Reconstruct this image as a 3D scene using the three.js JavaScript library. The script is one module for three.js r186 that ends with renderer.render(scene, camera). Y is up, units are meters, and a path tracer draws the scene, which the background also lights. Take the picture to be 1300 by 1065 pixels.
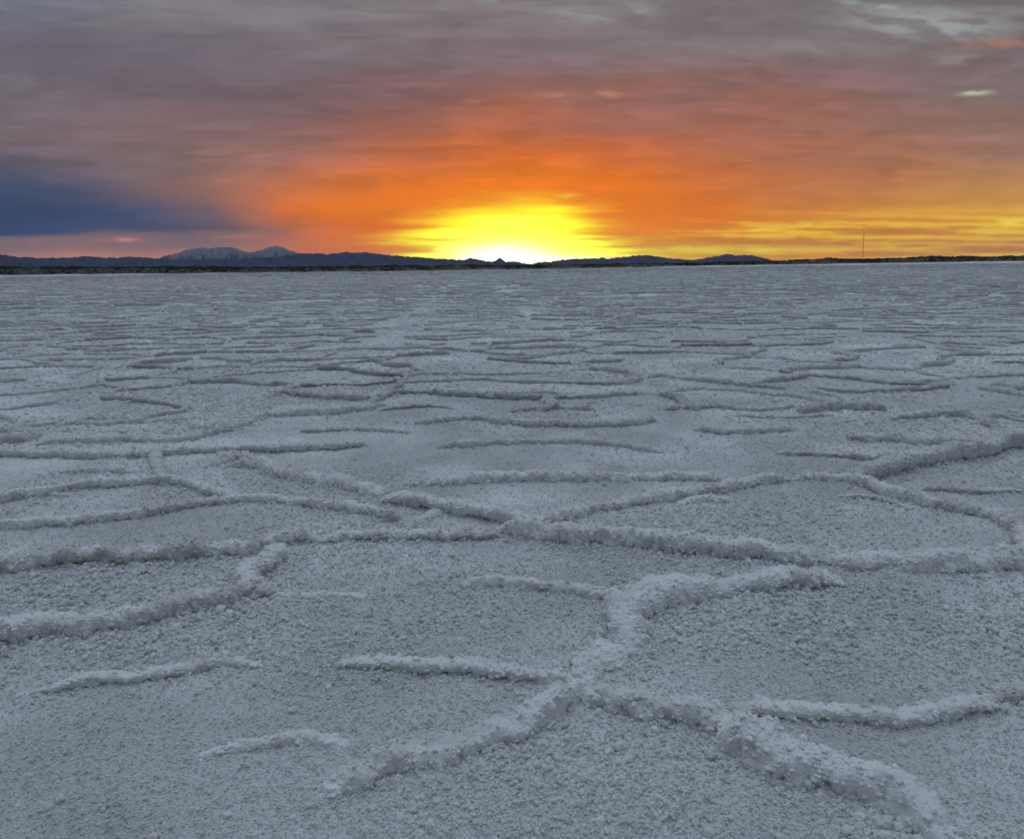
import * as THREE from 'three';
import { mergeGeometries } from 'three/addons/utils/BufferGeometryUtils.js';

// ------------------------------------------------------------------ camera
const scene = new THREE.Scene();
const PW = 1300, PH = 1065, FOCAL = 982, CX = 650, CY = 487.5, EYE = 1.6;   // photo pixels; the lens axis meets the picture at (CX, CY)
const camera = new THREE.PerspectiveCamera(2 * Math.atan(PH / 2 / FOCAL) * 180 / Math.PI, PW / PH, 0.05, 300000);
camera.setViewOffset(PW, PH, 0, PH / 2 - CY, PW, PH);
camera.rotation.order = 'YXZ';
camera.position.set(0, EYE, 0);
camera.rotation.set(-8.62 * Math.PI / 180, 0, -0.78 * Math.PI / 180);
camera.updateMatrixWorld(true);

// ------------------------------------------------------------------ numbers, noise
const clamp = (x, a = 0, b = 1) => Math.min(b, Math.max(a, x));
const lerp = (a, b, t) => a + (b - a) * t;
const sstep = (a, b, x) => { const t = clamp((x - a) / (b - a)); return t * t * (3 - 2 * t); };
let rs = 20211;
const rnd = () => { rs = (rs + 0x6D2B79F5) | 0; let t = Math.imul(rs ^ (rs >>> 15), 1 | rs); t = (t + Math.imul(t ^ (t >>> 7), 61 | t)) ^ t; return ((t ^ (t >>> 14)) >>> 0) / 4294967296; };
function hash(x, y, z) {
  let h = Math.imul(x, 374761393) + Math.imul(y, 668265263) + Math.imul(z, 2147483647 ^ 0x51ed27) | 0;
  h = Math.imul(h ^ (h >>> 13), 1274126177); h ^= h >>> 16; h = Math.imul(h, 0x85ebca6b); h ^= h >>> 13;
  return (h >>> 0) / 4294967296;
}
const fade = (t) => t * t * t * (t * (t * 6 - 15) + 10);
function vn2(x, y, s = 0) {                                   // -1..1
  const xi = Math.floor(x), yi = Math.floor(y), u = fade(x - xi), v = fade(y - yi);
  const a = hash(xi, yi, s), b = hash(xi + 1, yi, s), c = hash(xi, yi + 1, s), d = hash(xi + 1, yi + 1, s);
  return 2 * (a + (b - a) * u + (c - a) * v + (a - b - c + d) * u * v) - 1;
}
function vn3(x, y, z) {
  const zi = Math.floor(z), w = fade(z - zi);
  return lerp(vn2(x, y, zi), vn2(x, y, zi + 1), w);
}
function fbm2(x, y, o = 4, s = 0) { let a = 0.5, v = 0; for (let i = 0; i < o; i++) { v += a * vn2(x, y, s + i * 17); x = x * 2.03 + 11.3; y = y * 2.03 - 7.1; a *= 0.5; } return v; }
function fbm3(x, y, z, o = 3) { let a = 0.5, v = 0; for (let i = 0; i < o; i++) { v += a * vn3(x, y, z); x = x * 2.03 + 11.3; y = y * 2.03 - 7.1; z = z * 2.03 + 3.7; a *= 0.5; } return v; }
function lumps2(x, y, s) {                                    // rounded kernels: 0..1
  const xi = Math.floor(x), yi = Math.floor(y); let best = 0;
  for (let i = -1; i <= 1; i++) for (let j = -1; j <= 1; j++) {
    const cx = xi + i, cy = yi + j, dx = cx + hash(cx, cy, s) - x, dy = cy + hash(cx, cy, s + 1) - y;
    const u = hash(cx, cy, s + 2), r = u < 0.3 ? 0 : 0.18 + 0.5 * (u - 0.3) * (u - 0.3) * 2, q = 1 - (dx * dx + dy * dy) / (r * r);
    if (q > 0) { const h = Math.sqrt(q) * r * (0.7 + 0.7 * hash(cx, cy, s + 3)); if (h > best) best = h; }
  }
  return best;
}
function lumps3(x, y, z, s) {
  const xi = Math.floor(x), yi = Math.floor(y), zi = Math.floor(z); let best = 0;
  for (let i = -1; i <= 1; i++) for (let j = -1; j <= 1; j++) for (let k = -1; k <= 1; k++) {
    const cx = xi + i, cy = yi + j, cz = zi + k, hs = hash(cx, cy, cz * 7 + s);
    const dx = cx + hs - x, dy = cy + hash(cx, cy, cz * 7 + s + 1) - y, dz = cz + hash(cx, cy, cz * 7 + s + 2) - z;
    const r = 0.5 + 0.5 * hs, q = 1 - (dx * dx + dy * dy + dz * dz) / (r * r);
    if (q > 0) { const h = Math.sqrt(q) * r; if (h > best) best = h; }
  }
  return best;
}
const sl = (c) => (c /= 255) <= 0.04045 ? c / 12.92 : Math.pow((c + 0.055) / 1.055, 2.4);
const S = (r, g, b) => [sl(r), sl(g), sl(b)];

// photo pixel -> direction; -> point on the level plane y = h; horizon row of the photo
const dirOf = (px, py) => new THREE.Vector3((px - CX) / FOCAL, -(py - CY) / FOCAL, -1).applyQuaternion(camera.quaternion).normalize();
const onPlane = (px, py, h = 0) => { const d = dirOf(px, py), t = (h - EYE) / d.y; return [d.x * t, d.z * t]; };
const azOf = (d) => Math.atan2(d.x, -d.z), elOf = (d) => Math.asin(d.y);
const azel = (px, py) => { const d = dirOf(px, py); return [azOf(d), elOf(d)]; };
const HORIZON = (px) => { let y = 347.5 - 0.0136 * px; for (let i = 0; i < 4; i++) y += elOf(dirOf(px, y)) * FOCAL; return y; };

// ------------------------------------------------------------------ sky (air and clouds only), given by azimuth and elevation
const DEG = Math.PI / 180;
// a place in the western sky: sideways and upwards tangents, both in units of 1/982
const skyAt = (px, rise) => { const [a, e] = azel(px, HORIZON(px) - rise); return [CX + FOCAL * Math.tan(a), FOCAL * Math.tan(e) / Math.cos(a)]; };
// rows of colours of the western sky at sunset: [rise above the horizon in units of 1/982 rad, [x of the column, r, g, b] ...]
const ROWS = [
  [330, [[0, 112, 113, 126], [325, 122, 115, 120], [650, 127, 118, 119], [975, 120, 111, 115], [1300, 114, 106, 111]]],
  [275, [[0, 110, 106, 119], [325, 116, 105, 112], [650, 121, 105, 108], [975, 124, 113, 114], [1300, 117, 105, 110]]],
  [228, [[0, 114, 105, 112], [325, 116, 99, 105], [500, 130, 98, 98], [650, 140, 102, 97], [800, 147, 103, 95], [975, 138, 104, 100], [1300, 128, 111, 111]]],
  [178, [[0, 118, 104, 109], [325, 136, 107, 106], [500, 160, 104, 90], [650, 178, 104, 74], [800, 164, 105, 84], [975, 158, 107, 90], [1300, 140, 111, 101]]],
  [140, [[0, 90, 90, 107], [90, 110, 99, 108], [200, 130, 108, 108], [325, 155, 112, 100], [500, 192, 110, 72], [650, 222, 114, 44], [800, 208, 110, 58], [975, 178, 114, 85], [1300, 155, 116, 98]]],
  [102, [[0, 62, 76, 105], [90, 76, 82, 107], [160, 104, 94, 106], [220, 132, 104, 102], [325, 180, 114, 88], [430, 220, 118, 48], [520, 236, 121, 22], [650, 243, 127, 10], [800, 236, 121, 18], [900, 214, 117, 50], [1000, 196, 120, 75], [1300, 182, 132, 85]]],
  [76, [[0, 52, 69, 101], [100, 62, 75, 107], [180, 82, 84, 108], [250, 116, 95, 103], [310, 172, 110, 90], [380, 222, 116, 44], [430, 236, 121, 16], [520, 240, 127, 10], [650, 244, 132, 14], [780, 238, 126, 12], [900, 226, 118, 32], [1000, 206, 128, 60], [1300, 204, 148, 72]]],
  [55, [[0, 58, 74, 108], [140, 70, 80, 109], [220, 84, 86, 107], [280, 108, 94, 103], [345, 160, 107, 94], [400, 205, 113, 60], [460, 234, 115, 28], [540, 243, 128, 16], [650, 246, 150, 14], [780, 242, 128, 14], [900, 230, 120, 20], [1000, 228, 142, 40], [1300, 230, 172, 62]]],
  [40, [[0, 118, 102, 114], [100, 128, 104, 110], [250, 118, 101, 106], [340, 178, 113, 96], [430, 230, 122, 45], [540, 244, 140, 18], [650, 250, 190, 18], [780, 243, 140, 16], [900, 236, 132, 20], [1000, 238, 160, 32], [1300, 240, 182, 58]]],
  [22, [[0, 178, 128, 115], [100, 196, 134, 112], [200, 190, 130, 110], [320, 196, 126, 98], [450, 234, 122, 42], [540, 246, 150, 18], [650, 254, 220, 30], [780, 246, 170, 16], [900, 244, 175, 20], [1000, 248, 178, 22], [1300, 240, 176, 50]]],
  [6, [[0, 222, 150, 112], [170, 236, 152, 108], [320, 205, 130, 90], [450, 236, 122, 40], [540, 246, 150, 18], [650, 255, 224, 40], [780, 248, 190, 30], [900, 248, 190, 20], [1050, 246, 170, 20], [1300, 238, 168, 46]]],
].map(([up, cols]) => [skyAt(650, up)[1], cols.map(([x, r, g, b]) => [skyAt(x, up)[0], ...S(r, g, b)])]).reverse();
function rowColour(cols, x) {
  if (x <= cols[0][0]) return cols[0].slice(1);
  for (let i = 1; i < cols.length; i++) if (x <= cols[i][0]) {
    const a = cols[i - 1], b = cols[i], t = sstep(0, 1, (x - a[0]) / (b[0] - a[0])) * 0.5 + 0.5 * (x - a[0]) / (b[0] - a[0]);
    return [lerp(a[1], b[1], t), lerp(a[2], b[2], t), lerp(a[3], b[3], t)];
  }
  return cols[cols.length - 1].slice(1);
}
function westColour(x, up) {
  if (up <= ROWS[0][0]) return rowColour(ROWS[0][1], x);
  for (let i = 1; i < ROWS.length; i++) if (up <= ROWS[i][0]) {
    const t0 = (up - ROWS[i - 1][0]) / (ROWS[i][0] - ROWS[i - 1][0]), t = 0.5 * t0 + 0.5 * sstep(0, 1, t0), a = rowColour(ROWS[i - 1][1], x), b = rowColour(ROWS[i][1], x);
    return [lerp(a[0], b[0], t), lerp(a[1], b[1], t), lerp(a[2], b[2], t)];
  }
  return rowColour(ROWS[ROWS.length - 1][1], x);
}
const ZENITH = [0.505, 0.62, 0.765], DUSK = [0.092, 0.112, 0.146];
const mixTo = (c, d, k) => { c[0] += (d[0] - c[0]) * k; c[1] += (d[1] - c[1]) * k; c[2] += (d[2] - c[2]) * k; };
// single clouds: [x, rise, half length, half height, colour, strength, tilt]
const PUFFS = [
  [748, 215, 75, 6, S(196, 130, 104), 0.75, 0.02], [610, 210, 34, 3.5, S(178, 116, 96), 0.6, 0.02], [525, 233, 40, 2.5, S(168, 116, 104), 0.5, -0.04],
  [723, 90, 11, 2.2, S(255, 235, 90), 1.2, 0], [723, 90, 22, 2, S(252, 170, 30), 0.6, 0], [1238, 213, 26, 3, S(190, 188, 170), 0.8, 0.03], [1180, 300, 105, 16, S(152, 157, 152), 0.9, -0.05],
  [1130, 322, 70, 8, S(162, 170, 166), 0.85, -0.1], [770, 322, 60, 10, S(154, 158, 154), 0.7, 0.03], [640, 341, 60, 7, S(148, 150, 146), 0.6, 0], [1265, 275, 60, 5, S(170, 122, 100), 0.6, 0.03],
  [1215, 255, 40, 6, S(148, 142, 138), 0.6, 0.05], [1000, 275, 200, 8, S(140, 132, 130), 0.55, -0.04], [860, 255, 120, 10, S(136, 128, 128), 0.5, 0.04],
  [150, 41, 26, 2.5, S(225, 135, 118), 0.8, 0], [60, 40, 75, 4, S(190, 128, 118), 0.5, 0.02], [235, 50, 40, 2, S(196, 122, 112), 0.5, -0.03], [300, 43, 30, 1.6, S(232, 132, 100), 0.5, 0],
  [1000, 48, 80, 3.5, S(250, 205, 60), 0.8, 0.05], [960, 42, 46, 2, S(254, 222, 70), 0.7, 0.05], [1120, 60, 80, 2, S(232, 168, 70), 0.6, 0.06], [1285, 47, 30, 5, S(255, 225, 70), 0.8, 0.03],
  [870, 18, 70, 4.5, S(255, 232, 30), 0.9, 0], [950, 17, 60, 4, S(255, 226, 30), 0.9, 0], [800, 32, 45, 3, S(255, 240, 50), 0.7, 0.05], [1040, 34, 100, 2.6, S(205, 122, 34), 0.7, 0.04],
  [1180, 41, 90, 3, S(196, 128, 50), 0.65, 0.02], [1200, 27, 150, 2.6, S(212, 138, 36), 0.6, 0.03], [1165, 20, 40, 2, S(205, 130, 36), 0.7, 0.02], [510, 39, 22, 3, S(255, 210, 40), 0.6, 0.02], [475, 40, 50, 2, S(250, 160, 30), 0.5, 0.02],
].map(([x, u, ...q]) => [...skyAt(x, u), ...q]);
const SKW = 4096, SKH = 2048, skyData = new Float32Array(SKW * SKH * 4), AZX = new Float32Array(SKW);
const HALF = Math.PI;
for (let i = 0; i < SKW; i++) { let a = ((i + 0.5) / SKW - 0.5) * 2 * Math.PI + Math.PI / 2; if (a > HALF) a -= 2 * Math.PI; AZX[i] = a; }
for (let j = 0; j < SKH; j++) {
  const el = ((j + 0.5) / SKH - 0.5) * Math.PI;
  for (let i = 0; i < SKW; i++) {
    const o = (j * SKW + i) * 4; skyData[o + 3] = 1;
    if (el < -0.02) { skyData[o] = 0.15; skyData[o + 1] = 0.16; skyData[o + 2] = 0.18; continue; }
    const az = AZX[i], aa = Math.abs(az), up = Math.tan(Math.max(el, -0.01)) / Math.max(0.4, Math.cos(az)) * FOCAL, west = 1 - sstep(34 * DEG, 95 * DEG, aa);
    let c;
    // cloud sheet seen from below: long streaks, more drawn out towards the horizon
    const ce = Math.max(el, 0) + 0.06, k = 1 / Math.sin(ce), qx = Math.sin(az) * k, qz = Math.cos(az) * k * 1.15;
    if (west > 0.002 && el < 60 * DEG) {
      const x = CX + FOCAL * Math.tan(clamp(az, -1.2, 1.2));
      const wx = x + 30 * fbm2(x * 0.008, up * 0.03, 3, 5), wu = Math.max(0, up + 9 * fbm2(x * 0.012 + 40, up * 0.06, 3, 9) * sstep(0, 60, up) + 22 * fbm2(x * 0.005, up * 0.02, 2, 77) * sstep(80, 200, up));
      c = westColour(clamp(wx, -60, 1360), wu);
      // streaks
      const s1 = fbm2(x * 0.006 + up * 0.012, up * 0.075, 5, 21), s2 = fbm2(x * 0.018, up * 0.22 + x * 0.006, 4, 31);
      const hi = sstep(20, 160, up), m = 1 + (0.16 * s1 + 0.07 * s2 + 0.2 * fbm2(x * 0.022 + 1.5 * s1, up * 0.085 + 0.9 * s2, 5, 33)) * lerp(0.42, 1, hi);
      c[0] *= m; c[1] *= m; c[2] *= m * (1 + 0.1 * s1 * hi);
      const pale = sstep(0.08, 0.42, fbm2(x * 0.0045 + 9, up * 0.05, 5, 51)) * sstep(205, 330, up) * 0.3;
      mixTo(c, S(150, 148, 146), pale);
      // the slate edge of a cloud sheet at the left
      const edge = sstep(-9, 7, up - (250 - (x > 0 ? x * 0.17 : 0)) + 16 * fbm2(x * 0.02, up * 0.03, 3, 61)) * sstep(420, 100, x) * (1 - sstep(262, 320, up));
      mixTo(c, S(106, 96, 107), edge * 0.6);
      const under = sstep(49, 44, up + 5 * fbm2(x * 0.02, up * 0.1, 3, 63)) * sstep(400, 260, x) * sstep(20, 34, up); mixTo(c, S(132, 112, 114), under * 0.6);
      // low right: gold gaps between thin clouds
      const gold = sstep(800, 960, x) * (1 - sstep(34, 72, up)), g = fbm2(x * 0.007 + 3, up * 0.24 + x * 0.006, 5, 71);
      mixTo(c, S(254, 206, 44), gold * sstep(0.04, 0.17, g) * 0.85); mixTo(c, S(206, 124, 34), gold * sstep(-0.02, -0.2, g) * 0.75);
      // yellow glow above the sunset: an uneven flat dome drawn out into streaks
      const gy = Math.max(0, up - 6) / 80, gx = (x - 648 - 18 * fbm2(up * 0.05, 8.1, 2, 79)) / ((164 - 30 * Math.min(1, gy)) * (1 + 0.35 * fbm2(up * 0.16, x > 648 ? 3.3 : 9.7, 3, 81)));
      const gd = gx * gx + Math.pow(gy, 2.5) + 0.42 * fbm2(x * 0.009 + up * 0.02, up * 0.09, 4, 83) + 0.55 * fbm2(x * 0.012, up * 0.3 + x * 0.008, 4, 85) * sstep(70, 20, up);
      mixTo(c, [1.05, 0.46, 0.012], sstep(1.6, 0.6, gd) * 0.85); mixTo(c, [1.35, 1.25, 0.02], sstep(1.0, 0.22, gd));
      const inner = sstep(0.6, 0.05, gd + 0.3 * fbm2(x * 0.012, up * 0.2, 3, 87)); mixTo(c, [2.0, 1.95, 0.12], inner * 0.75);
      const sx = (x - 640) / 50, sy = (up - 12) / 13, sun = Math.exp(-(sx * sx + sy * sy) + 0.7 * fbm2(x * 0.014, up * 0.16, 3, 89)); c[0] += 2.2 * sun; c[1] += 2.1 * sun; c[2] += 2.1 * sun;
      const s2x = (x - 690) / 75, s2y = (up - 9) / 3.6, sun2 = Math.exp(-(s2x * s2x + s2y * s2y)); c[0] += 1.6 * sun2; c[1] += 1.5 * sun2; c[2] += 1.3 * sun2;
      for (const [px, pu, hl, hh, col, st, tilt] of PUFFS) {
        const dx = (x - px) / hl; if (dx * dx > 4) continue;
        const dy = (up - pu - tilt * (x - px)) / hh; if (dy * dy > 9) continue;
        const kk = Math.exp(-dx * dx * 1.3 - dy * dy) * (0.25 + 1.2 * sstep(-0.22, 0.3, fbm2(x * 0.028 + up * 0.05, up * 0.13, 5, 91 + (px | 0))));
        mixTo(c, col, clamp(kk * st));
      }
    } else c = [0, 0, 0];
    // the rest of the sky: grey-blue dusk cloud, thinner and lighter overhead
    const n = fbm2(qx * 1.3, qz * 2.6, 4, 101), t = sstep(16 * DEG, 70 * DEG, el), r = [lerp(DUSK[0], ZENITH[0], t), lerp(DUSK[1], ZENITH[1], t), lerp(DUSK[2], ZENITH[2], t)];
    const mm = (1 + 0.3 * n) * (1.12 + 0.76 * Math.cos(az) * Math.cos(el) * sstep(4 * DEG, 40 * DEG, el));
    const w = west * (1 - sstep(19 * DEG, 52 * DEG, el));
    for (let q = 0; q < 3; q++) skyData[o + q] = Math.max(0.01, lerp(r[q] * mm, c[q], w));
  }
}
const skyTex = new THREE.DataTexture(skyData, SKW, SKH, THREE.RGBAFormat, THREE.FloatType);
skyTex.mapping = THREE.EquirectangularReflectionMapping; skyTex.magFilter = skyTex.minFilter = THREE.LinearFilter; skyTex.needsUpdate = true;
scene.background = skyTex; scene.environment = skyTex;

// ------------------------------------------------------------------ the setting sun, just above the far ridge
const sunDir = dirOf(668, HORIZON(668) - 7);
const sun = new THREE.DirectionalLight(new THREE.Color(1, 0.55, 0.22), 0.5);
sun.position.copy(sunDir).multiplyScalar(60); sun.target.position.set(0, 0, -6);
sun.position.add(sun.target.position);
sun.castShadow = true; sun.shadow.mapSize.set(2048, 2048);
Object.assign(sun.shadow.camera, { left: -20, right: 20, top: 20, bottom: -20, near: 0.5, far: 120 });
scene.add(sun, sun.target);

const renderer = new THREE.WebGLRenderer({ antialias: true });
renderer.setSize(1024, 838);
renderer.toneMapping = THREE.LinearToneMapping;
renderer.toneMappingExposure = 1.0;
renderer.shadowMap.enabled = true;

// ------------------------------------------------------------------ materials
function tileNoise(n, fn) { const d = new Uint8Array(n * n * 4); for (let y = 0; y < n; y++) for (let x = 0; x < n; x++) { const v = clamp(fn(x / n, y / n)) * 255, o = (y * n + x) * 4; d[o] = d[o + 1] = d[o + 2] = v; d[o + 3] = 255; } const t = new THREE.DataTexture(d, n, n); t.wrapS = t.wrapT = THREE.RepeatWrapping; t.magFilter = THREE.LinearFilter; t.needsUpdate = true; return t; }
const wrapN = (u, v, f, s) => {                                // periodic kernels
  const x = u * f, y = v * f, xi = Math.floor(x), yi = Math.floor(y); let best = 0;
  for (let i = -1; i <= 1; i++) for (let j = -1; j <= 1; j++) {
    const cx = xi + i, cy = yi + j, wx = ((cx % f) + f) % f, wy = ((cy % f) + f) % f, dx = cx + hash(wx, wy, s) - x, dy = cy + hash(wx, wy, s + 1) - y, r = 0.45 + 0.5 * hash(wx, wy, s + 2), q = 1 - (dx * dx + dy * dy) / (r * r);
    if (q > 0) best = Math.max(best, Math.sqrt(q) * r);
  }
  return best;
};
const crystalBump = tileNoise(1024, (u, v) => 0.5 * wrapN(u, v, 53, 3) + 0.35 * wrapN(u, v, 120, 13) + 0.15 * wrapN(u, v, 260, 23));
const saltMat = new THREE.MeshStandardMaterial({ color: 0xffffff, vertexColors: true, roughness: 0.88, bumpMap: crystalBump, bumpScale: 0.006 });
const kernelMat = new THREE.MeshStandardMaterial({ color: 0xffffff, roughness: 0.85 });

// ------------------------------------------------------------------ salt flat: where the pressure ridges run
// traced on the photograph: [height in metres, width, then x, y, x, y ...] of the crest in photo pixels; a point's plane is 0.4 of the height
const TRACED = [
  [0.075, 0.17, 722, 868, 745, 886, 780, 897, 830, 905, 870, 914, 905, 921, 932, 925],
  [0.11, 0.27, 925, 918, 936, 936, 952, 952, 978, 966, 1012, 977, 1055, 988, 1100, 1012, 1160, 1050, 1200, 1090],
  [0.055, 0.14, 930, 914, 952, 906, 985, 906, 1040, 906, 1100, 912, 1160, 911, 1200, 906, 1235, 897, 1264, 895],
  [0.065, 0.16, 732, 885, 722, 893, 700, 912, 675, 928, 640, 940, 590, 951, 540, 961, 500, 971, 460, 987, 410, 1010],
  [0.045, 0.12, 726, 866, 700, 863, 660, 860, 620, 856, 590, 850, 540, 850, 480, 848, 430, 844],
  [0.10, 0.30, 808, 826, 800, 812, 790, 798, 796, 783, 818, 771, 858, 761, 890, 756, 930, 751],
  [0.06, 0.22, 905, 754, 950, 749, 990, 745, 1030, 742, 1074, 742],
  [0.035, 0.34, 740, 866, 762, 852, 784, 840, 806, 824], [0.03, 0.12, 1248, 894, 1290, 885, 1345, 874, 1420, 868],
  [0.04, 0.11, 588, 741, 640, 744, 700, 750, 750, 756, 790, 762, 816, 766],
  [0.05, 0.13, 402, 686, 450, 682, 480, 680, 520, 679, 580, 680, 640, 680],
  [0.085, 0.21, 630, 672, 680, 680, 740, 684, 800, 689, 850, 696, 900, 701, 950, 703, 1000, 708, 1040, 714],
  [0.06, 0.22, 486, 634, 530, 636, 570, 643, 610, 652, 650, 661, 700, 670],
  [0.055, 0.15, 684, 663, 740, 651, 800, 639, 860, 629, 920, 620, 960, 612, 1000, 608],
  [0.05, 0.14, 510, 614, 560, 613, 620, 609, 700, 607, 760, 608, 830, 607, 880, 605, 918, 608],
  [0.05, 0.15, 990, 608, 1050, 608, 1090, 613, 1130, 626, 1180, 638, 1230, 647, 1270, 656, 1292, 668, 1300, 690, 1304, 712],
  [0.10, 0.30, 1085, 607, 1115, 598, 1150, 591, 1180, 583, 1230, 575, 1280, 568, 1340, 561, 1420, 553],
  [0.075, 0.18, 1142, 722, 1200, 722, 1250, 721, 1300, 719, 1360, 715, 1430, 708, 1500, 705],
  [0.04, 0.20, 1030, 714, 1080, 719, 1120, 713, 1155, 716],
  [0.04, 0.11, 1150, 703, 1200, 706, 1250, 703, 1300, 699],
  [0.06, 0.16, -140, 730, -60, 723, 0, 718, 60, 713, 130, 710, 200, 708, 260, 703, 320, 701, 352, 692],
  [0.06, 0.20, 322, 694, 352, 690, 378, 685, 402, 684],
  [0.07, 0.20, 350, 692, 352, 708, 336, 718, 318, 726, 306, 738, 322, 748, 346, 750],
  [0.08, 0.20, 348, 748, 300, 757, 250, 768, 205, 780, 150, 792, 100, 798, 50, 801, 0, 809, -80, 822, -150, 830],
  [0.02, 0.08, 340, 757, 380, 758, 420, 757, 466, 757],
  [0.035, 0.10, 20, 880, 80, 870, 120, 863, 180, 859, 230, 853, 280, 846, 335, 847],
  [0.03, 0.10, 250, 962, 320, 953, 380, 945, 446, 951],
  [0.045, 0.13, -100, 580, 0, 577, 80, 577, 160, 577, 240, 572, 300, 570, 360, 570, 420, 568, 464, 564],
  [0.05, 0.13, -90, 642, 0, 634, 60, 625, 100, 618, 150, 614, 210, 610, 240, 613, 270, 627, 304, 635],
  [0.045, 0.12, -80, 672, 0, 667, 70, 663, 130, 658, 190, 650, 250, 640, 310, 634, 360, 637, 420, 643, 470, 651, 510, 661, 524, 672],
  [0.02, 0.07, 0, 632, 40, 628, 100, 628],
  [0.04, 0.16, 196, 570, 198, 590, 208, 608],
  [0.055, 0.18, 276, 587, 300, 581, 330, 590, 352, 603, 400, 611, 440, 617, 486, 630],
  [0.045, 0.14, 284, 591, 320, 591, 344, 598],
  [0.035, 0.10, 552, 568, 640, 563, 720, 562, 790, 566, 842, 574],
  [0.05, 0.16, 524, 537, 600, 531, 650, 538, 720, 540, 800, 539, 832, 534], [0.035, 0.11, 984, 575, 1050, 577, 1110, 581, 1130, 577],
  [0.05, 0.14, 1074, 556, 1150, 560, 1200, 563, 1244, 562], [0.045, 0.13, 880, 545, 930, 549, 980, 548, 1006, 545],
  [0.05, 0.15, 1126, 531, 1200, 527, 1235, 531, 1250, 538, 1268, 546], [0.045, 0.13, 1230, 529, 1300, 531, 1370, 530],
  [0.04, 0.12, 50, 561, 150, 559, 240, 556, 290, 545, 330, 531], [0.05, 0.15, 326, 528, 400, 525, 450, 521, 488, 514], [0.045, 0.14, -60, 552, 0, 548, 40, 544],
  [0.035, 0.12, 250, 532, 180, 536, 120, 533, 70, 540], [0.03, 0.10, 1170, 620, 1230, 622, 1300, 620], [0.03, 0.1, 640, 524, 700, 519, 760, 521],
  [0.03, 0.10, 860, 640, 900, 634, 930, 637], [0.03, 0.1, 480, 520, 540, 516, 580, 519], [0.035, 0.12, 840, 520, 900, 517, 960, 520, 1010, 516],
  [0.03, 0.09, 500, 668, 530, 662, 552, 655, 566, 646], [0.025, 0.08, 1060, 630, 1110, 632, 1150, 642], [0.025, 0.08, 930, 528, 990, 530, 1060, 527], [0.04, 0.12, 600, 505, 660, 500, 740, 503], [0.04, 0.12, 830, 500, 900, 494, 1000, 503, 1060, 512], [0.035, 0.1, 380, 548, 440, 545, 520, 549], [0.03, 0.1, 60, 600, 130, 596, 170, 598],
];
const ridges = [];                                             // {pts: [[x, z]...], H, W, traced}
for (const [H, W, ...p] of TRACED) {
  const pts = []; for (let i = 0; i < p.length; i += 2) pts.push(onPlane(p[i], p[i + 1], 0.4 * H));
  const far = sstep(2.6, 4.6, Math.hypot(...pts[pts.length >> 1]));
  ridges.push({ pts, H: H * lerp(0.84, 1.1, far), W: W * lerp(0.5, 0.58, far), traced: true });
}
// elsewhere the crust breaks into the same uneven polygons
const TRACK_A = [onPlane(590, 352), onPlane(520, 405)], TRACK_B = [onPlane(622, 353), onPlane(715, 430)];
const lineDist = (x, z, [[ax, az], [bx, bz]]) => { const dx = bx - ax, dz = bz - az; return Math.abs((x - ax) * dz - (z - az) * dx) / Math.hypot(dx, dz); };
function honeycomb(a, rMin, rMax, azMax, seed, hs) {
  const sq = Math.sqrt(3), vert = (i, j, k) => {               // k: 0 or 1, the two corners of a cell of the lattice
    const x = (i + j * 0.5) * sq * a * 1.55, z = j * 1.5 * a + (k ? a : 0), q = 0.5 * a;
    return [x + 1.5 * q * (2 * hash(i * 2 + k, j, seed) - 1), z + q * (2 * hash(i * 2 + k, j, seed + 1) - 1)];
  };
  const n = Math.ceil(rMax / a) + 4;
  for (let j = -n; j <= 6; j++) for (let i = -n * 2; i <= n * 2; i++) for (let e = 0; e < 3; e++) {
    const v0 = vert(i, j, 0), v1 = e === 0 ? vert(i, j, 1) : e === 1 ? vert(i, j - 1, 1) : vert(i + 1, j - 1, 1);
    const mx = (v0[0] + v1[0]) / 2, mz = (v0[1] + v1[1]) / 2, r = Math.hypot(mx, mz), az = Math.abs(Math.atan2(mx, -mz));
    const inTraced = r < 8.7 && az < 46 * DEG;
    if (r < rMin || r > rMax || az > azMax(r) || inTraced) continue;
    const h0 = hash(i * 3 + e, j, seed + 5), patch = 0.5 + 0.9 * fbm2(mx * 0.11, mz * 0.11, 2, 201);
    if (h0 < 0.06 + 0.14 * (1 - patch)) continue;
    if (r > 16 && (lineDist(mx, mz, TRACK_A) < 0.45 || (h0 < 0.8 && lineDist(mx, mz, TRACK_B) < 0.5))) continue;
    const H = hs * (0.5 + 0.8 * h0 * h0 + 0.35 * patch) * (hash(i, j, seed + 9 + e) > 0.9 ? 1.3 : 1), W = H * 1.25 + 0.02;
    const L = Math.hypot(v1[0] - v0[0], v1[1] - v0[1]), nx = -(v1[1] - v0[1]) / L, nz = (v1[0] - v0[0]) / L, b1 = (hash(i, j, seed + 20 + e) - 0.5) * 0.22 * L, b2 = (hash(i, j, seed + 30 + e) - 0.5) * 0.22 * L;
    const at = (t, b) => [lerp(v0[0], v1[0], t) + nx * b, lerp(v0[1], v1[1], t) + nz * b];
    const t1 = hash(i, j, seed + 40 + e) > 0.85 ? 0.62 : 1;
    ridges.push({ pts: t1 < 1 ? [v0, at(0.3, b1), at(0.62, b2)] : [v0, at(0.33, b1), at(0.67, b2), v1], H, W, traced: false });
  }
}
honeycomb(0.76, 2.2, 40, (r) => (r < 6 ? 62 : r < 16 ? 52 : 44) * DEG, 301, 0.054);
honeycomb(1.05, 40, 150, () => 40 * DEG, 411, 0.082);
honeycomb(2.4, 150, 480, () => 38 * DEG, 451, 0.19);
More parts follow.
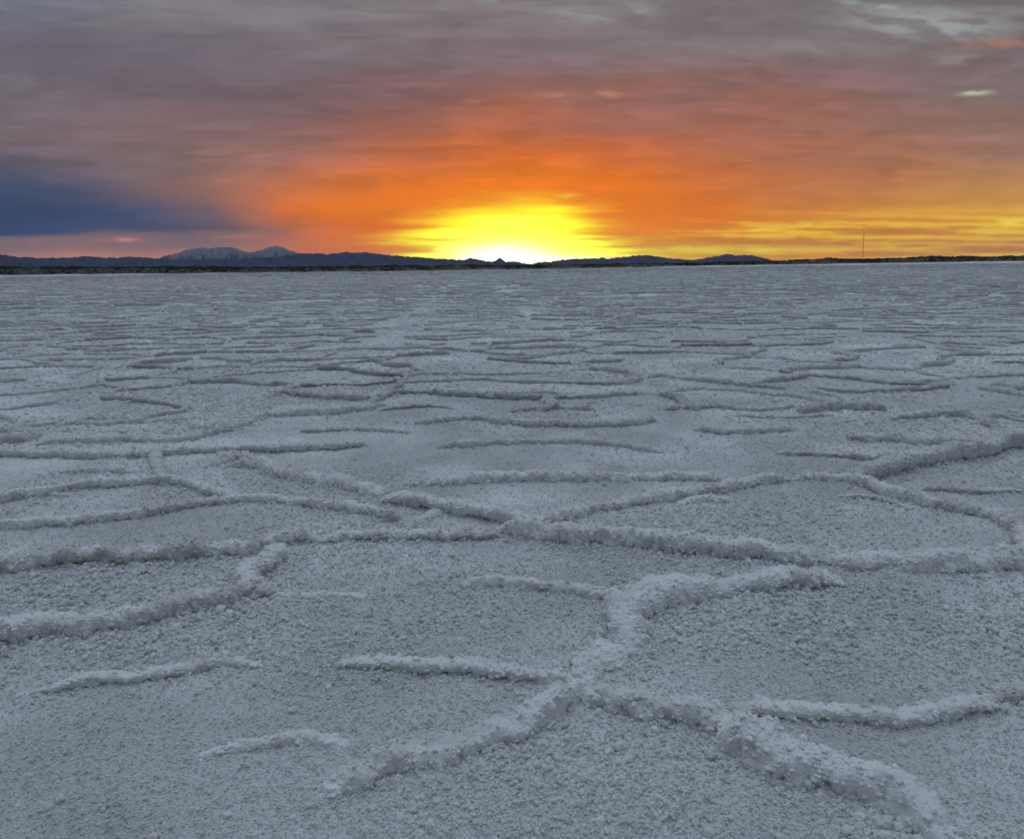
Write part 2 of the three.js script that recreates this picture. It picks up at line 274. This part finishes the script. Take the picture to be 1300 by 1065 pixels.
for (const r of ridges) {
  const m = r.pts[r.pts.length >> 1]; r.dist = Math.hypot(m[0], m[1]); r.near = Math.min(...r.pts.map((p) => Math.hypot(p[0], p[1])));
  r.curve = new THREE.CatmullRomCurve3(r.pts.map((p) => new THREE.Vector3(p[0], 0, p[1])), false, 'centripetal'); r.len = r.curve.getLength();
  r.inFrame = Math.abs(Math.atan2(m[0], -m[1])) < 36 * DEG;
}
// nearness to a crest, for the ground that domes up towards it
const CELL = 0.3, cells = new Map();
for (const r of ridges) if (r.dist < 16) {
  const n = Math.max(2, Math.ceil(r.len / 0.08));
  for (let i = 0; i <= n; i++) { const p = r.curve.getPoint(i / n), k = Math.floor(p.x / CELL) * 4096 + Math.floor(p.z / CELL); (cells.get(k) ?? cells.set(k, []).get(k)).push(p.x, p.z, r.H, r.W); }
}
function crest(x, z) {                                         // 0 far from a ridge .. about 1 on one
  let best = 0; const ci = Math.floor(x / CELL), cj = Math.floor(z / CELL);
  for (let i = -1; i <= 1; i++) for (let j = -1; j <= 1; j++) {
    const l = cells.get((ci + i) * 4096 + cj + j); if (!l) continue;
    for (let k = 0; k < l.length; k += 4) { const d2 = (x - l[k]) ** 2 + (z - l[k + 1]) ** 2, s = l[k + 3] * 0.95, v = Math.exp(-d2 / (s * s)) * l[k + 2] / 0.08; if (v > best) best = v; }
  }
  return best;
}
const coarse = (x, z) => clamp(0.5 + 1.1 * fbm2(x * 0.9, z * 0.9, 4, 401), 0.22, 1);      // where kernels are large
function groundH(x, z, fine = 1) {
  const r = Math.hypot(x, z);
  let h = 0.03 * fbm2(x * 0.35, z * 0.35, 2, 411) * Math.min(1, r / 3);
  if (r < 60) {
    const c = r < 18 ? crest(x, z) : 0; h += 0.018 * c;
    const k = coarse(x, z), f = fine * (1 - sstep(12, 20, r));
    h += (0.005 + 0.009 * k) * sstep(5, 12, r) * (1 - sstep(35, 60, r)) * lumps2(x / 0.11, z / 0.11, 541) + 0.012 * sstep(2.5, 5, r) * (1 - sstep(14, 24, r)) * lumps2(x / 0.048, z / 0.048, 551) + f * ((0.017 * k + 0.010) * lumps2(x / 0.034, z / 0.034, 501) + (0.015 + 0.006 * k) * lumps2(x / 0.017, z / 0.017, 511) + 0.010 * fbm2(x * 7, z * 7, 3, 521));
  } if (r > 20) h += sstep(20, 60, r) * Math.min(0.5, 0.012 + r * 0.0007) * fbm2(x / (0.6 + r * 0.02), z / (0.6 + r * 0.02), 3, 531);
  return h;
}
const SALT = [0.885, 0.88, 0.865], DAMP_SHADE = [0.48, 0.48, 0.475], MUD = [0.42, 0.38, 0.32];  // the middle tone is damp salt, and also the painted shade of farther ridges

// the flat itself: one sheet all round, fine where it is near
const azs = []; for (let a = -Math.PI; a < Math.PI - 1e-6;) { azs.push(a); const q = Math.abs(a + 1e-9); a += q < 38 * DEG ? 0.0024 : q < 50 * DEG ? 0.006 : q < 65 * DEG ? 0.015 : 0.06; }
const rad = [0.5]; while (rad[rad.length - 1] < 48000) { const r = rad[rad.length - 1]; rad.push(r * (r < 1.5 ? 1.03 : r < 6 ? 1.0038 : r < 14 ? 1.005 : r < 30 ? 1.007 : r < 60 ? 1.015 : r < 400 ? 1.035 : 1.25)); }
const nA = azs.length, nR = rad.length, fp = new Float32Array((nA * nR + 1) * 3), fc = new Float32Array((nA * nR + 1) * 3), fu = new Float32Array((nA * nR + 1) * 2);
for (let i = 0; i < nR; i++) for (let j = 0; j < nA; j++) {
  const x = Math.sin(azs[j]) * rad[i], z = -Math.cos(azs[j]) * rad[i], o = i * nA + j;
  fp[o * 3] = x; fp[o * 3 + 1] = groundH(x, z); fp[o * 3 + 2] = z; fu[o * 2] = x / 0.8; fu[o * 2 + 1] = z / 0.8;
  const d = clamp(0.62 + 0.8 * fbm2(x * 1.7, z * 1.7, 4, 601) + 0.5 * fbm2(x * 0.25, z * 0.25, 3, 611));
  for (let q = 0; q < 3; q++) fc[o * 3 + q] = lerp(SALT[q], DAMP_SHADE[q], d * 0.85);
}
fp[nA * nR * 3 + 1] = -0.005; fc.fill(0.75, nA * nR * 3);
const fi = new Uint32Array(((nR - 1) * nA * 2 + nA) * 3); let fk = 0;
for (let i = 0; i < nR - 1; i++) for (let j = 0; j < nA; j++) { const a = i * nA + j, b = i * nA + (j + 1) % nA, c = a + nA, d = b + nA; fi[fk++] = a; fi[fk++] = b; fi[fk++] = c; fi[fk++] = b; fi[fk++] = d; fi[fk++] = c; }
for (let j = 0; j < nA; j++) { fi[fk++] = nA * nR; fi[fk++] = (j + 1) % nA; fi[fk++] = j; }
const flatGeo = new THREE.BufferGeometry();
flatGeo.setAttribute('position', new THREE.BufferAttribute(fp, 3)); flatGeo.setAttribute('color', new THREE.BufferAttribute(fc, 3)); flatGeo.setAttribute('uv', new THREE.BufferAttribute(fu, 2));
flatGeo.setIndex(new THREE.BufferAttribute(fi, 1)); flatGeo.computeVertexNormals();
const flat = new THREE.Mesh(flatGeo, saltMat);
flat.name = 'salt_flat'; flat.userData = { kind: 'structure', label: 'pale grey cracked salt flat reaching to the dark shore' };
flat.castShadow = flat.receiveShadow = true; scene.add(flat);

// ------------------------------------------------------------------ salt ridges
let triangles = fi.length / 3;
function ridgeGeometry(r, seed) {
  const d = r.near, step = d < 5 ? 0.0075 : d < 9 ? 0.011 : d < 14 ? 0.02 : d < 30 ? 0.04 : d < 70 ? 0.16 : d < 170 ? 0.4 : 1, cross = d < 5 ? 22 : d < 9 ? 18 : d < 14 ? 12 : d < 30 ? 9 : d < 70 ? 6 : d < 170 ? 4 : 3;
  const n = Math.max(3, Math.round(r.len / step)), pos = new Float32Array((n + 1) * (cross + 1) * 3), col = new Float32Array(pos.length), uv = new Float32Array((n + 1) * (cross + 1) * 2), idx = [];
  const fineness = d < 14 ? 1 : d < 30 ? 0.9 : 0, sd = seed * 7.31, muddy = hash(seed, 3, 9), grey = r.traced && d < 5.6 ? 0 : r.traced ? 0.25 : 0.3 + 0.5 * hash(seed, 4, 9), lean = 0.9 * vn2(seed * 1.7, 4.4, 8);  // farther ridges are greyer: the shade of their near faces is in the colour
  const cw = r.curve.points.length > 2 ? r.curve : r.curve;
  for (let i = 0; i <= n; i++) {
    const t = i / n, s = t * r.len, p = cw.getPoint(t), g = cw.getTangent(t), sx = -g.z, sz = g.x, e = Math.min(s, r.len - s), shut = i === 0 || i === n ? 0.04 : 1, taper = Math.sqrt(clamp(e / Math.min(r.traced ? 0.16 : 0.06, r.len * 0.3) + 0.02)) * shut;
    const big = fbm2(s * 2.6 + sd, 0.5, 3, 3), h = r.H * taper * clamp(0.92 + (r.traced ? 0.6 : 0.5) * big, 0.5, 1.45) , w = 0.5 * r.W * (0.45 + 0.55 * taper) * shut * clamp(1 + 0.55 * fbm2(s * 3.1 + sd, 7.5, 3, 5), 0.65, 1.4);
    const wig = r.W * taper * (0.55 * fbm2(s * 2.2 + sd, 11.5, 3, 7) + 0.2 * vn2(s * 14 + sd, 2.5, 9)), cx = p.x + sx * wig, cz = p.z + sz * wig, y0 = groundH(cx, cz, 0);
    for (let j = 0; j <= cross; j++) {
      const th = -0.4 + (Math.PI + 0.8) * j / cross, c = Math.cos(th), q = Math.sin(th), cc = Math.sign(c) * Math.pow(Math.abs(c), 0.75) * (0.62 + 0.54 * q);
      let lx = cc * w + lean * w * Math.max(0, q), ly = q < 0 ? q * 0.05 : q * h;
      const X = cx + sx * lx, Y = ly, Z = cz + sz * lx, o = i * (cross + 1) + j;
      let nl = Math.hypot(c * h, q * w) || 1, na = c * h / nl, nb = q * w / nl, dsp = 0;
      if (fineness) {
        const k = Math.min(1, r.H / 0.062) * fineness;
        dsp = k * (0.026 * fbm3(X * 13, Y * 13, Z * 13, 3) + 0.026 * (lumps3(X / 0.036, Y / 0.036, Z / 0.036, seed) - 0.4) + (d < 9 ? 0.016 * lumps3(X / 0.016, Y / 0.016, Z / 0.016, 3) : 0) + 0.010 * Math.abs(c) * vn2(s * 45 + sd, th * 1.2, 15));
      } else dsp = 0.3 * h * vn3(X * 4, Y * 9, Z * 4);
      dsp *= Math.min(1, taper * 1.3); lx += na * dsp; ly += nb * dsp;
      pos[o * 3] = cx + sx * lx; pos[o * 3 + 1] = y0 + ly; pos[o * 3 + 2] = cz + sz * lx; uv[o * 2] = s / 0.8; uv[o * 2 + 1] = (th * (w + h) * 0.7) / 0.8;
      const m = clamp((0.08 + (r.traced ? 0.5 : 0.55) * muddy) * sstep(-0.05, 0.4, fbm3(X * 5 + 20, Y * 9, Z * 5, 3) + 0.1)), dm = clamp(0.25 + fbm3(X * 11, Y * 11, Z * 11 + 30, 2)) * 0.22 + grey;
      for (let k = 0; k < 3; k++) col[o * 3 + k] = lerp(lerp(SALT[k], DAMP_SHADE[k], dm), MUD[k], m);
    }
  }
  for (let i = 0; i < n; i++) for (let j = 0; j < cross; j++) { const a = i * (cross + 1) + j, b = a + 1, c = a + cross + 1, e = c + 1; idx.push(a, b, c, b, e, c); }
  const geo = new THREE.BufferGeometry();
  geo.setAttribute('position', new THREE.BufferAttribute(pos, 3)); geo.setAttribute('color', new THREE.BufferAttribute(col, 3)); geo.setAttribute('uv', new THREE.BufferAttribute(uv, 2));
  geo.setIndex(idx); geo.computeVertexNormals(); triangles += idx.length / 3;
  return geo;
}
const weight = (r) => (r.inFrame ? 1 : 0.01) * r.H * r.len / (r.dist * r.dist);
ridges.sort((a, b) => (b.traced - a.traced) || weight(b) - weight(a));
const crumbSpots = [], rest = [];
let ridgeNumber = 0;
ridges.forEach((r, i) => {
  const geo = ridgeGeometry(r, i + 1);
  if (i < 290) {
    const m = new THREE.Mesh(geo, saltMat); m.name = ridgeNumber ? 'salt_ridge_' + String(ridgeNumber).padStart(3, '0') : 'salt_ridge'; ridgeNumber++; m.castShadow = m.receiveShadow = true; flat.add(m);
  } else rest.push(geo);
  if (r.near < 10) {
    const P = geo.attributes.position, N = geo.attributes.normal, C = geo.attributes.color, want = Math.round(r.len * (r.traced ? 1500 : 300) * Math.min(1.4, r.W / 0.15));
    for (let k = 0; k < want; k++) { const v = Math.floor(rnd() * P.count); crumbSpots.push(P.getX(v), P.getY(v), P.getZ(v), N.getX(v), Math.abs(N.getY(v)), N.getZ(v), C.getX(v), C.getY(v), C.getZ(v)); }
  }
});
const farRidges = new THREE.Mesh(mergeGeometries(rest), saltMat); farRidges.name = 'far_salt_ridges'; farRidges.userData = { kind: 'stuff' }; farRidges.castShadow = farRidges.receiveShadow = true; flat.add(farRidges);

// ------------------------------------------------------------------ popcorn salt: loose kernels grown on the crust and on the ridges
function kernelGeometry(seed) {
  const g = new THREE.IcosahedronGeometry(1, 3), p = g.attributes.position;
  for (let i = 0; i < p.count; i++) { const x = p.getX(i), y = p.getY(i), z = p.getZ(i), d = 0.62 + 0.55 * lumps3(x * 1.25 + seed * 9, y * 1.25, z * 1.25, 5) + 0.2 * fbm3(x * 2 + seed, y * 2, z * 2, 2); p.setXYZ(i, x * d, y * d * 0.8, z * d); }
  g.computeVertexNormals(); return g;
}
const spots = [[], [], [], []], M4 = new THREE.Matrix4(), QT = new THREE.Quaternion(), EU = new THREE.Euler(), V1 = new THREE.Vector3(), V2 = new THREE.Vector3();
function addKernel(x, y, z, s, flatness, c) { EU.set(rnd() * 0.8 - 0.4, rnd() * 6.283, rnd() * 0.8 - 0.4); QT.setFromEuler(EU); V1.set(x, y, z); V2.set(s * (0.8 + 0.5 * rnd()), s * flatness, s * (0.8 + 0.5 * rnd())); spots[Math.floor(rnd() * 4)].push(M4.compose(V1, QT, V2).clone(), c); }
const tint = () => { const t = 0.15 + 0.6 * rnd(); return [0, 1, 2].map((q) => lerp(SALT[q], DAMP_SHADE[q], t)); };
for (let k = 0; k < 500000; k++) {
  const a = (rnd() * 2 - 1) * 44 * DEG, r = 1.3 * Math.pow(11.5 / 1.3, Math.pow(rnd(), 0.8)), x = Math.sin(a) * r, z = -Math.cos(a) * r;
  const co = coarse(x, z), cr = Math.min(1, crest(x, z)), u = rnd();
  if (rnd() > 0.5 + 0.4 * co + 0.4 * cr) continue;
  const s = (0.0024 + 0.0055 * u * u * u * (0.3 + 1.4 * co * co + 0.7 * cr) + (rnd() < 0.012 * (co + cr) ? 0.012 * rnd() : 0)) * (r < 5 ? 1 : 0.85 + 0.03 * r);
  addKernel(x, groundH(x, z) + s * 0.35, z, s, 1.0 + 0.4 * rnd(), tint());
}
for (let k = 0; k < 170000; k++) {
  const a = (rnd() * 2 - 1) * 42 * DEG, r = 8 * Math.pow(40 / 8, Math.pow(rnd(), 0.9)), x = Math.sin(a) * r, z = -Math.cos(a) * r, co = coarse(x, z), u = rnd();
  if (rnd() > 0.25 + 0.75 * co) continue;
  const s = (0.008 + 0.02 * u * u * u * (0.5 + co)) * (0.5 + 0.04 * r);
  addKernel(x, groundH(x, z), z, s, 0.6 + 0.3 * rnd(), tint());
}
for (let k = 0; k < crumbSpots.length; k += 9) {
  const u = rnd(), s = (0.0028 + 0.008 * u * u * u) * Math.max(1, Math.hypot(crumbSpots[k], crumbSpots[k + 2]) / 7); if (crumbSpots[k + 4] < 0.15 && rnd() < 0.6) continue;
  addKernel(crumbSpots[k], crumbSpots[k + 1] + s * 0.1, crumbSpots[k + 2], s, 0.9, crumbSpots.slice(k + 6, k + 9));
}
const CO = new THREE.Color(); let kernels = 0;
spots.forEach((l, v) => {
  const n = l.length / 2, im = new THREE.InstancedMesh(kernelGeometry(v + 1), kernelMat, n); kernels += n;
  for (let i = 0; i < n; i++) { im.setMatrixAt(i, l[2 * i]); const c = l[2 * i + 1]; im.setColorAt(i, CO.setRGB(c[0], c[1], c[2])); }
  im.name = v ? 'popcorn_salt_' + String(v).padStart(3, '0') : 'popcorn_salt'; im.userData = { kind: 'stuff' }; im.castShadow = im.receiveShadow = true; flat.add(im);
});

// ------------------------------------------------------------------ shore: low dark land beyond the salt
const shoreAz = (px) => azOf(dirOf(px, 340));
const table = (rows) => (x) => { if (x <= rows[0][0]) return rows[0][1]; for (let i = 1; i < rows.length; i++) if (x <= rows[i][0]) return lerp(rows[i - 1][1], rows[i][1], (x - rows[i - 1][0]) / (rows[i][0] - rows[i - 1][0])); return rows[rows.length - 1][1]; };
const shoreDist = table([[-700, 1500], [0, 1050], [150, 750], [350, 520], [500, 450], [650, 470], [800, 560], [950, 800], [1100, 1050], [1300, 1250], [2000, 1500]]);
const landTop = table([[-600, 341.5], [0, 341], [100, 340.6], [230, 340], [330, 340], [480, 338.5], [530, 337.5], [545, 340], [560, 338], [580, 336.8], [620, 337.2], [680, 337.5], [740, 336.5], [760, 336], [800, 335.2], [880, 334.4], [960, 332.6], [990, 331.6], [1030, 330.2], [1050, 329.6], [1100, 330.2], [1140, 328.6], [1180, 327.4], [1300, 327.2], [1900, 320]]);
{
  const cols = 620, prof = [0, 0.02, 0.15, 0.4, 0.7, 1, 1.25, 1.6, 3], hgt = [-0.05, 0.06, 0.22, 0.55, 0.85, 1, 0.8, 0.35, 0.0], p = [], c = [], idx = [], nP = prof.length;
  for (let i = 0; i <= cols; i++) {
    const px = -520 + i * (1820 + 520) / cols, a = shoreAz(px), near = shoreDist(px) * (1 + 0.05 * fbm2(px * 0.02, 1, 3, 701)), span = near * 1.2 + 500, top = near + span, e = Math.max(0.5, (HORIZON(px) - landTop(px) - 0.8)) / FOCAL;
    for (let k = 0; k < nP; k++) {
      const r = near + span * prof[k], h = k === 0 ? -0.4 : EYE * Math.min(1, prof[k]) + top * e * hgt[k] * (1 + (k > 1 && k < 6 ? 0.22 * fbm2(px * 0.05, k * 3, 3, 711) : 0));
      p.push(Math.sin(a) * r, h, -Math.cos(a) * r);
      const n = 0.5 + 0.5 * fbm2(px * 0.11, k * 2.2, 3, 721), g = sstep(900, 100, px); c.push(lerp(0.05, 0.035, n), lerp(0.045, 0.05, lerp(n, 1, g * 0.5)), lerp(0.045, 0.034, n));
    }
  }
  for (let i = 0; i < cols; i++) for (let k = 0; k < nP - 1; k++) { const a = i * nP + k, b = a + 1, d = a + nP, e = d + 1; idx.push(a, d, b, b, d, e); }
  const g = new THREE.BufferGeometry(); g.setAttribute('position', new THREE.Float32BufferAttribute(p, 3)); g.setAttribute('color', new THREE.Float32BufferAttribute(c, 3)); g.setIndex(idx); g.computeVertexNormals();
  const m = new THREE.Mesh(g, new THREE.MeshStandardMaterial({ vertexColors: true, roughness: 1 })); m.name = 'shore'; m.userData = { kind: 'structure', label: 'low dark scrubby shore along the far edge of the salt' }; m.castShadow = m.receiveShadow = true; scene.add(m);
  triangles += idx.length / 3;
  // scrub on it, one far-off mass
  const parts = [];
  for (let b = 0; b < 7; b++) { const q = new THREE.IcosahedronGeometry(0.55, 1), v = q.attributes.position; for (let i = 0; i < v.count; i++) { const f = 0.6 + 0.8 * hash(Math.round(v.getX(i) * 97), Math.round(v.getY(i) * 89), Math.round(v.getZ(i) * 83) + b); v.setXYZ(i, v.getX(i) * f, v.getY(i) * f * 0.9, v.getZ(i) * f); } q.translate(1.3 * (hash(b, 1, 2) - 0.5), 0.35 + 0.5 * hash(b, 3, 2), 1.3 * (hash(b, 5, 2) - 0.5)); parts.push(q); }
  const bush = mergeGeometries(parts); bush.computeVertexNormals();
  const N = 9000, im = new THREE.InstancedMesh(bush, new THREE.MeshStandardMaterial({ color: 0xffffff, roughness: 1 }), N);
  for (let i = 0; i < N; i++) {
    const px = -450 + rnd() * 2200, a = shoreAz(px), near = shoreDist(px), span = near * 1.2 + 500, u = rnd() < 0.45 ? 0.9 + 0.15 * rnd() : 0.03 + 0.9 * rnd(), r = near * (1 + 0.05 * fbm2(px * 0.02, 1, 3, 701)) + span * u, e = Math.max(0.5, HORIZON(px) - landTop(px)) / FOCAL;
    const h = EYE * Math.min(1, u) + (near + span) * e * table(prof.map((x, q) => [x, hgt[q]]))(u) , s = (0.7 + 1.6 * rnd() * rnd()) * (r / 900) * (0.5 + 0.9 * clamp(0.5 + fbm2(px * 0.06, 2, 3, 731))) * (px < 560 ? 0.8 : 0.55);
    M4.compose(V1.set(Math.sin(a) * r, h - 0.3 * s, -Math.cos(a) * r), QT.setFromEuler(EU.set(0, rnd() * 6.28, 0)), V2.set(s * (1 + rnd() * 1.4), s * (0.6 + 0.6 * rnd()), s * (1 + rnd()))); im.setMatrixAt(i, M4);
    const g2 = rnd(), left = sstep(800, 200, px); im.setColorAt(i, CO.setRGB(lerp(0.075, 0.035, Math.max(g2 * 0.6, left)), lerp(0.055, 0.05, g2), lerp(0.04, 0.028, g2)));
  }
  im.name = 'shore_scrub'; im.userData = { kind: 'stuff', label: 'dark scrub growing along the far shore', category: 'scrub' }; im.castShadow = im.receiveShadow = true; scene.add(im);
}

// ------------------------------------------------------------------ mountains beyond
function range(name, label, D, depth, line, look, seed) {
  const f = table(line), x0 = line[0][0], x1 = line[line.length - 1][0], cols = Math.ceil((x1 - x0) / 1.1), rows = 26, p = [], c = [], idx = [];
  for (let i = 0; i <= cols; i++) {
    const px = lerp(x0, x1, i / cols), a = shoreAz(px), top = Math.max(0.02, (HORIZON(px) - f(px) + 0.5 * vn2(px * 0.35, seed, 3) + 0.3 * vn2(px * 0.9, seed, 5))) / FOCAL * D, ends = sstep(0, 8, Math.min(px - x0, x1 - px) + 1);
    for (let k = 0; k <= rows; k++) {
      const u = k / 18, side = u <= 1 ? 1 - u : u - 1, w = px * D / FOCAL / 900;
      const rib = Math.abs(fbm2(w * 1.6 + 0.8 * fbm2(w, u * 2, 2, seed + 3), u * 1.3, 4, seed)) * 2, hh = Math.pow(1 - clamp(side), 1.25) * top, h = (hh - (side > 0.02 ? rib * 0.28 * top * Math.sqrt(side) * (1 - side) * 2 : 0)) * ends, r = D - (1 - u) * depth;
      p.push(Math.sin(a) * r, Math.max(-2, h), -Math.cos(a) * r);
      c.push(...look(px, h, rib, fbm2(w * 4, u * 9, 4, seed + 9)));
    }
  }
  const n = rows + 1;
  for (let i = 0; i < cols; i++) for (let k = 0; k < rows; k++) { const a = i * n + k, b = a + 1, d = a + n, e = d + 1; idx.push(a, d, b, b, d, e); }
  const g = new THREE.BufferGeometry(); g.setAttribute('position', new THREE.Float32BufferAttribute(p, 3)); g.setAttribute('color', new THREE.Float32BufferAttribute(c, 3)); g.setIndex(idx); g.computeVertexNormals();
  const m = new THREE.Mesh(g, new THREE.MeshStandardMaterial({ vertexColors: true, roughness: 1 })); m.name = name; m.userData = { kind: 'structure', label }; m.castShadow = m.receiveShadow = true; scene.add(m); triangles += idx.length / 3;
}
const hazeBlueRock = (b) => (px, h, rib, n) => { const k = b * (0.8 + 0.5 * n); return [0.036 * k, 0.05 * k, 0.088 * k]; };  // dark rock with the blue of distant haze mixed into its colour
const snowy = (px, h, rib, n) => { const k = sstep(420, 900, h + 420 * n - 260 * (rib - 0.4)) ; return [lerp(0.055, 0.24, k), lerp(0.06, 0.22, k), lerp(0.08, 0.225, k)]; };
range('mountain_range', 'snow-streaked mountain range with two rounded summits', 46000, 7000, [[180, 338], [195, 332], [210, 327], [222, 324.5], [238, 320], [255, 317], [268, 317.5], [283, 316], [296, 316], [305, 319], [312, 321], [320, 322], [326, 320.5], [335, 318.5], [343, 315.5], [351, 314], [360, 316], [370, 320], [378, 322], [395, 324], [420, 328], [450, 334]], snowy, 801);
range('mountain_range_001', 'long dark blue mountain range without snow', 34000, 5000, [[-420, 333], [-200, 330], [-60, 326], [0, 327.5], [10, 328], [25, 330], [37, 329.5], [48, 331], [60, 330.5], [75, 330], [90, 330], [100, 329], [110, 328], [120, 328.5], [135, 329.5], [150, 329.5], [165, 328], [180, 328.5], [200, 330], [230, 331], [260, 330], [300, 330], [330, 328], [350, 327], [370, 325], [390, 323], [408, 322.5], [415, 324], [430, 322], [440, 320.5], [450, 322], [462, 321], [475, 322], [490, 324], [515, 326], [530, 326.5], [560, 330], [600, 336]], hazeBlueRock(1), 811);
range('mountain_range_002', 'purple ridge with two small buttes under the sunset', 26000, 3500, [[500, 334], [530, 329], [545, 328.5], [560, 329], [575, 329.5], [590, 329.8], [594, 328], [597, 327], [601, 328.5], [615, 331], [625, 332], [630, 330], [635, 327], [639, 330], [643, 332], [650, 331.5], [660, 332.5], [668, 335], [675, 335], [685, 332.5], [693, 332], [700, 332], [715, 329.5], [730, 328.5], [757, 328], [780, 331], [800, 336]], hazeBlueRock(1.1), 821);
range('mountain_range_003', 'ragged purple hills right of the sunset glow', 30000, 4000, [[735, 336], [757, 329], [765, 327], [772, 328.5], [785, 327], [800, 325.5], [804, 324.6], [810, 324.5], [820, 324], [830, 325], [845, 327.5], [860, 329], [880, 330], [895, 328], [910, 325.5], [918, 324], [925, 323.5], [932, 325], [940, 324.6], [955, 325], [970, 328], [980, 330.5], [1000, 332], [1020, 334]], hazeBlueRock(1.1), 831);
range('mountain_range_004', 'low dark hills beyond the radio mast', 18000, 3000, [[1000, 333], [1030, 330.5], [1045, 328], [1055, 327.5], [1065, 329], [1080, 330], [1100, 330], [1120, 328.2], [1132, 327.8], [1140, 327.8], [1160, 326.8], [1180, 325.8], [1192, 325], [1200, 326], [1230, 325.8], [1250, 326.4], [1300, 325], [1400, 321], [1700, 312]], hazeBlueRock(0.9), 841);

// ------------------------------------------------------------------ radio mast on the shore
{
  const D = 2700, px = 1095, a = shoreAz(px), x = Math.sin(a) * D, z = -Math.cos(a) * D, top = Math.tan(azel(px, 297)[1]) * D + EYE, foot = 3, H = top - foot;
  const g = new THREE.Group(); g.name = 'radio_mast'; g.position.set(x, foot, z); g.userData = { label: 'tall thin guyed lattice radio mast on the far shore', category: 'mast' }; scene.add(g);
  const steel = new THREE.MeshStandardMaterial({ color: new THREE.Color(0.10, 0.07, 0.06), roughness: 0.7, metalness: 0.3 });
  const part = (name, geo) => { const m = new THREE.Mesh(geo, steel); m.name = name; m.castShadow = m.receiveShadow = true; g.add(m); return m; };
  const bar = (p, q, r) => { const d = q.clone().sub(p), c = new THREE.CylinderGeometry(r, r, d.length(), 6); c.applyQuaternion(new THREE.Quaternion().setFromUnitVectors(new THREE.Vector3(0, 1, 0), d.normalize())); c.translate((p.x + q.x) / 2, (p.y + q.y) / 2, (p.z + q.z) / 2); return c; };
  const corner = (k, y) => new THREE.Vector3(1.0 * Math.cos(k * 2.0944), y, 1.0 * Math.sin(k * 2.0944));
  for (let k = 0; k < 3; k++) part('leg', bar(corner(k, -2), corner(k, H), 0.12));
  const br = []; for (let y = 0; y < H - 2; y += 2.4) for (let k = 0; k < 3; k++) { br.push(bar(corner(k, y), corner(k + 1, y + 2.4), 0.12)); br.push(bar(corner(k, y), corner(k + 1, y), 0.1)); }
  const lat = part('lattice', mergeGeometries(br)); lat.userData = { kind: 'stuff' };
  part('antenna', bar(new THREE.Vector3(0, H - 0.5, 0), new THREE.Vector3(0, H + 5, 0), 0.15));
  for (let k = 0; k < 3; k++) for (const q of [0.45, 0.8]) part('guy_wire', bar(corner(k, H * q), new THREE.Vector3(45 * Math.cos(k * 2.0944), -3, 45 * Math.sin(k * 2.0944)), 0.025));
}

// ------------------------------------------------------------------ evening haze
scene.fog = new THREE.FogExp2(new THREE.Color(0.42, 0.62, 1.0), 0.000007);

console.log('triangles', triangles, 'ridges', ridges.length, 'kernels', kernels);
renderer.render(scene, camera);
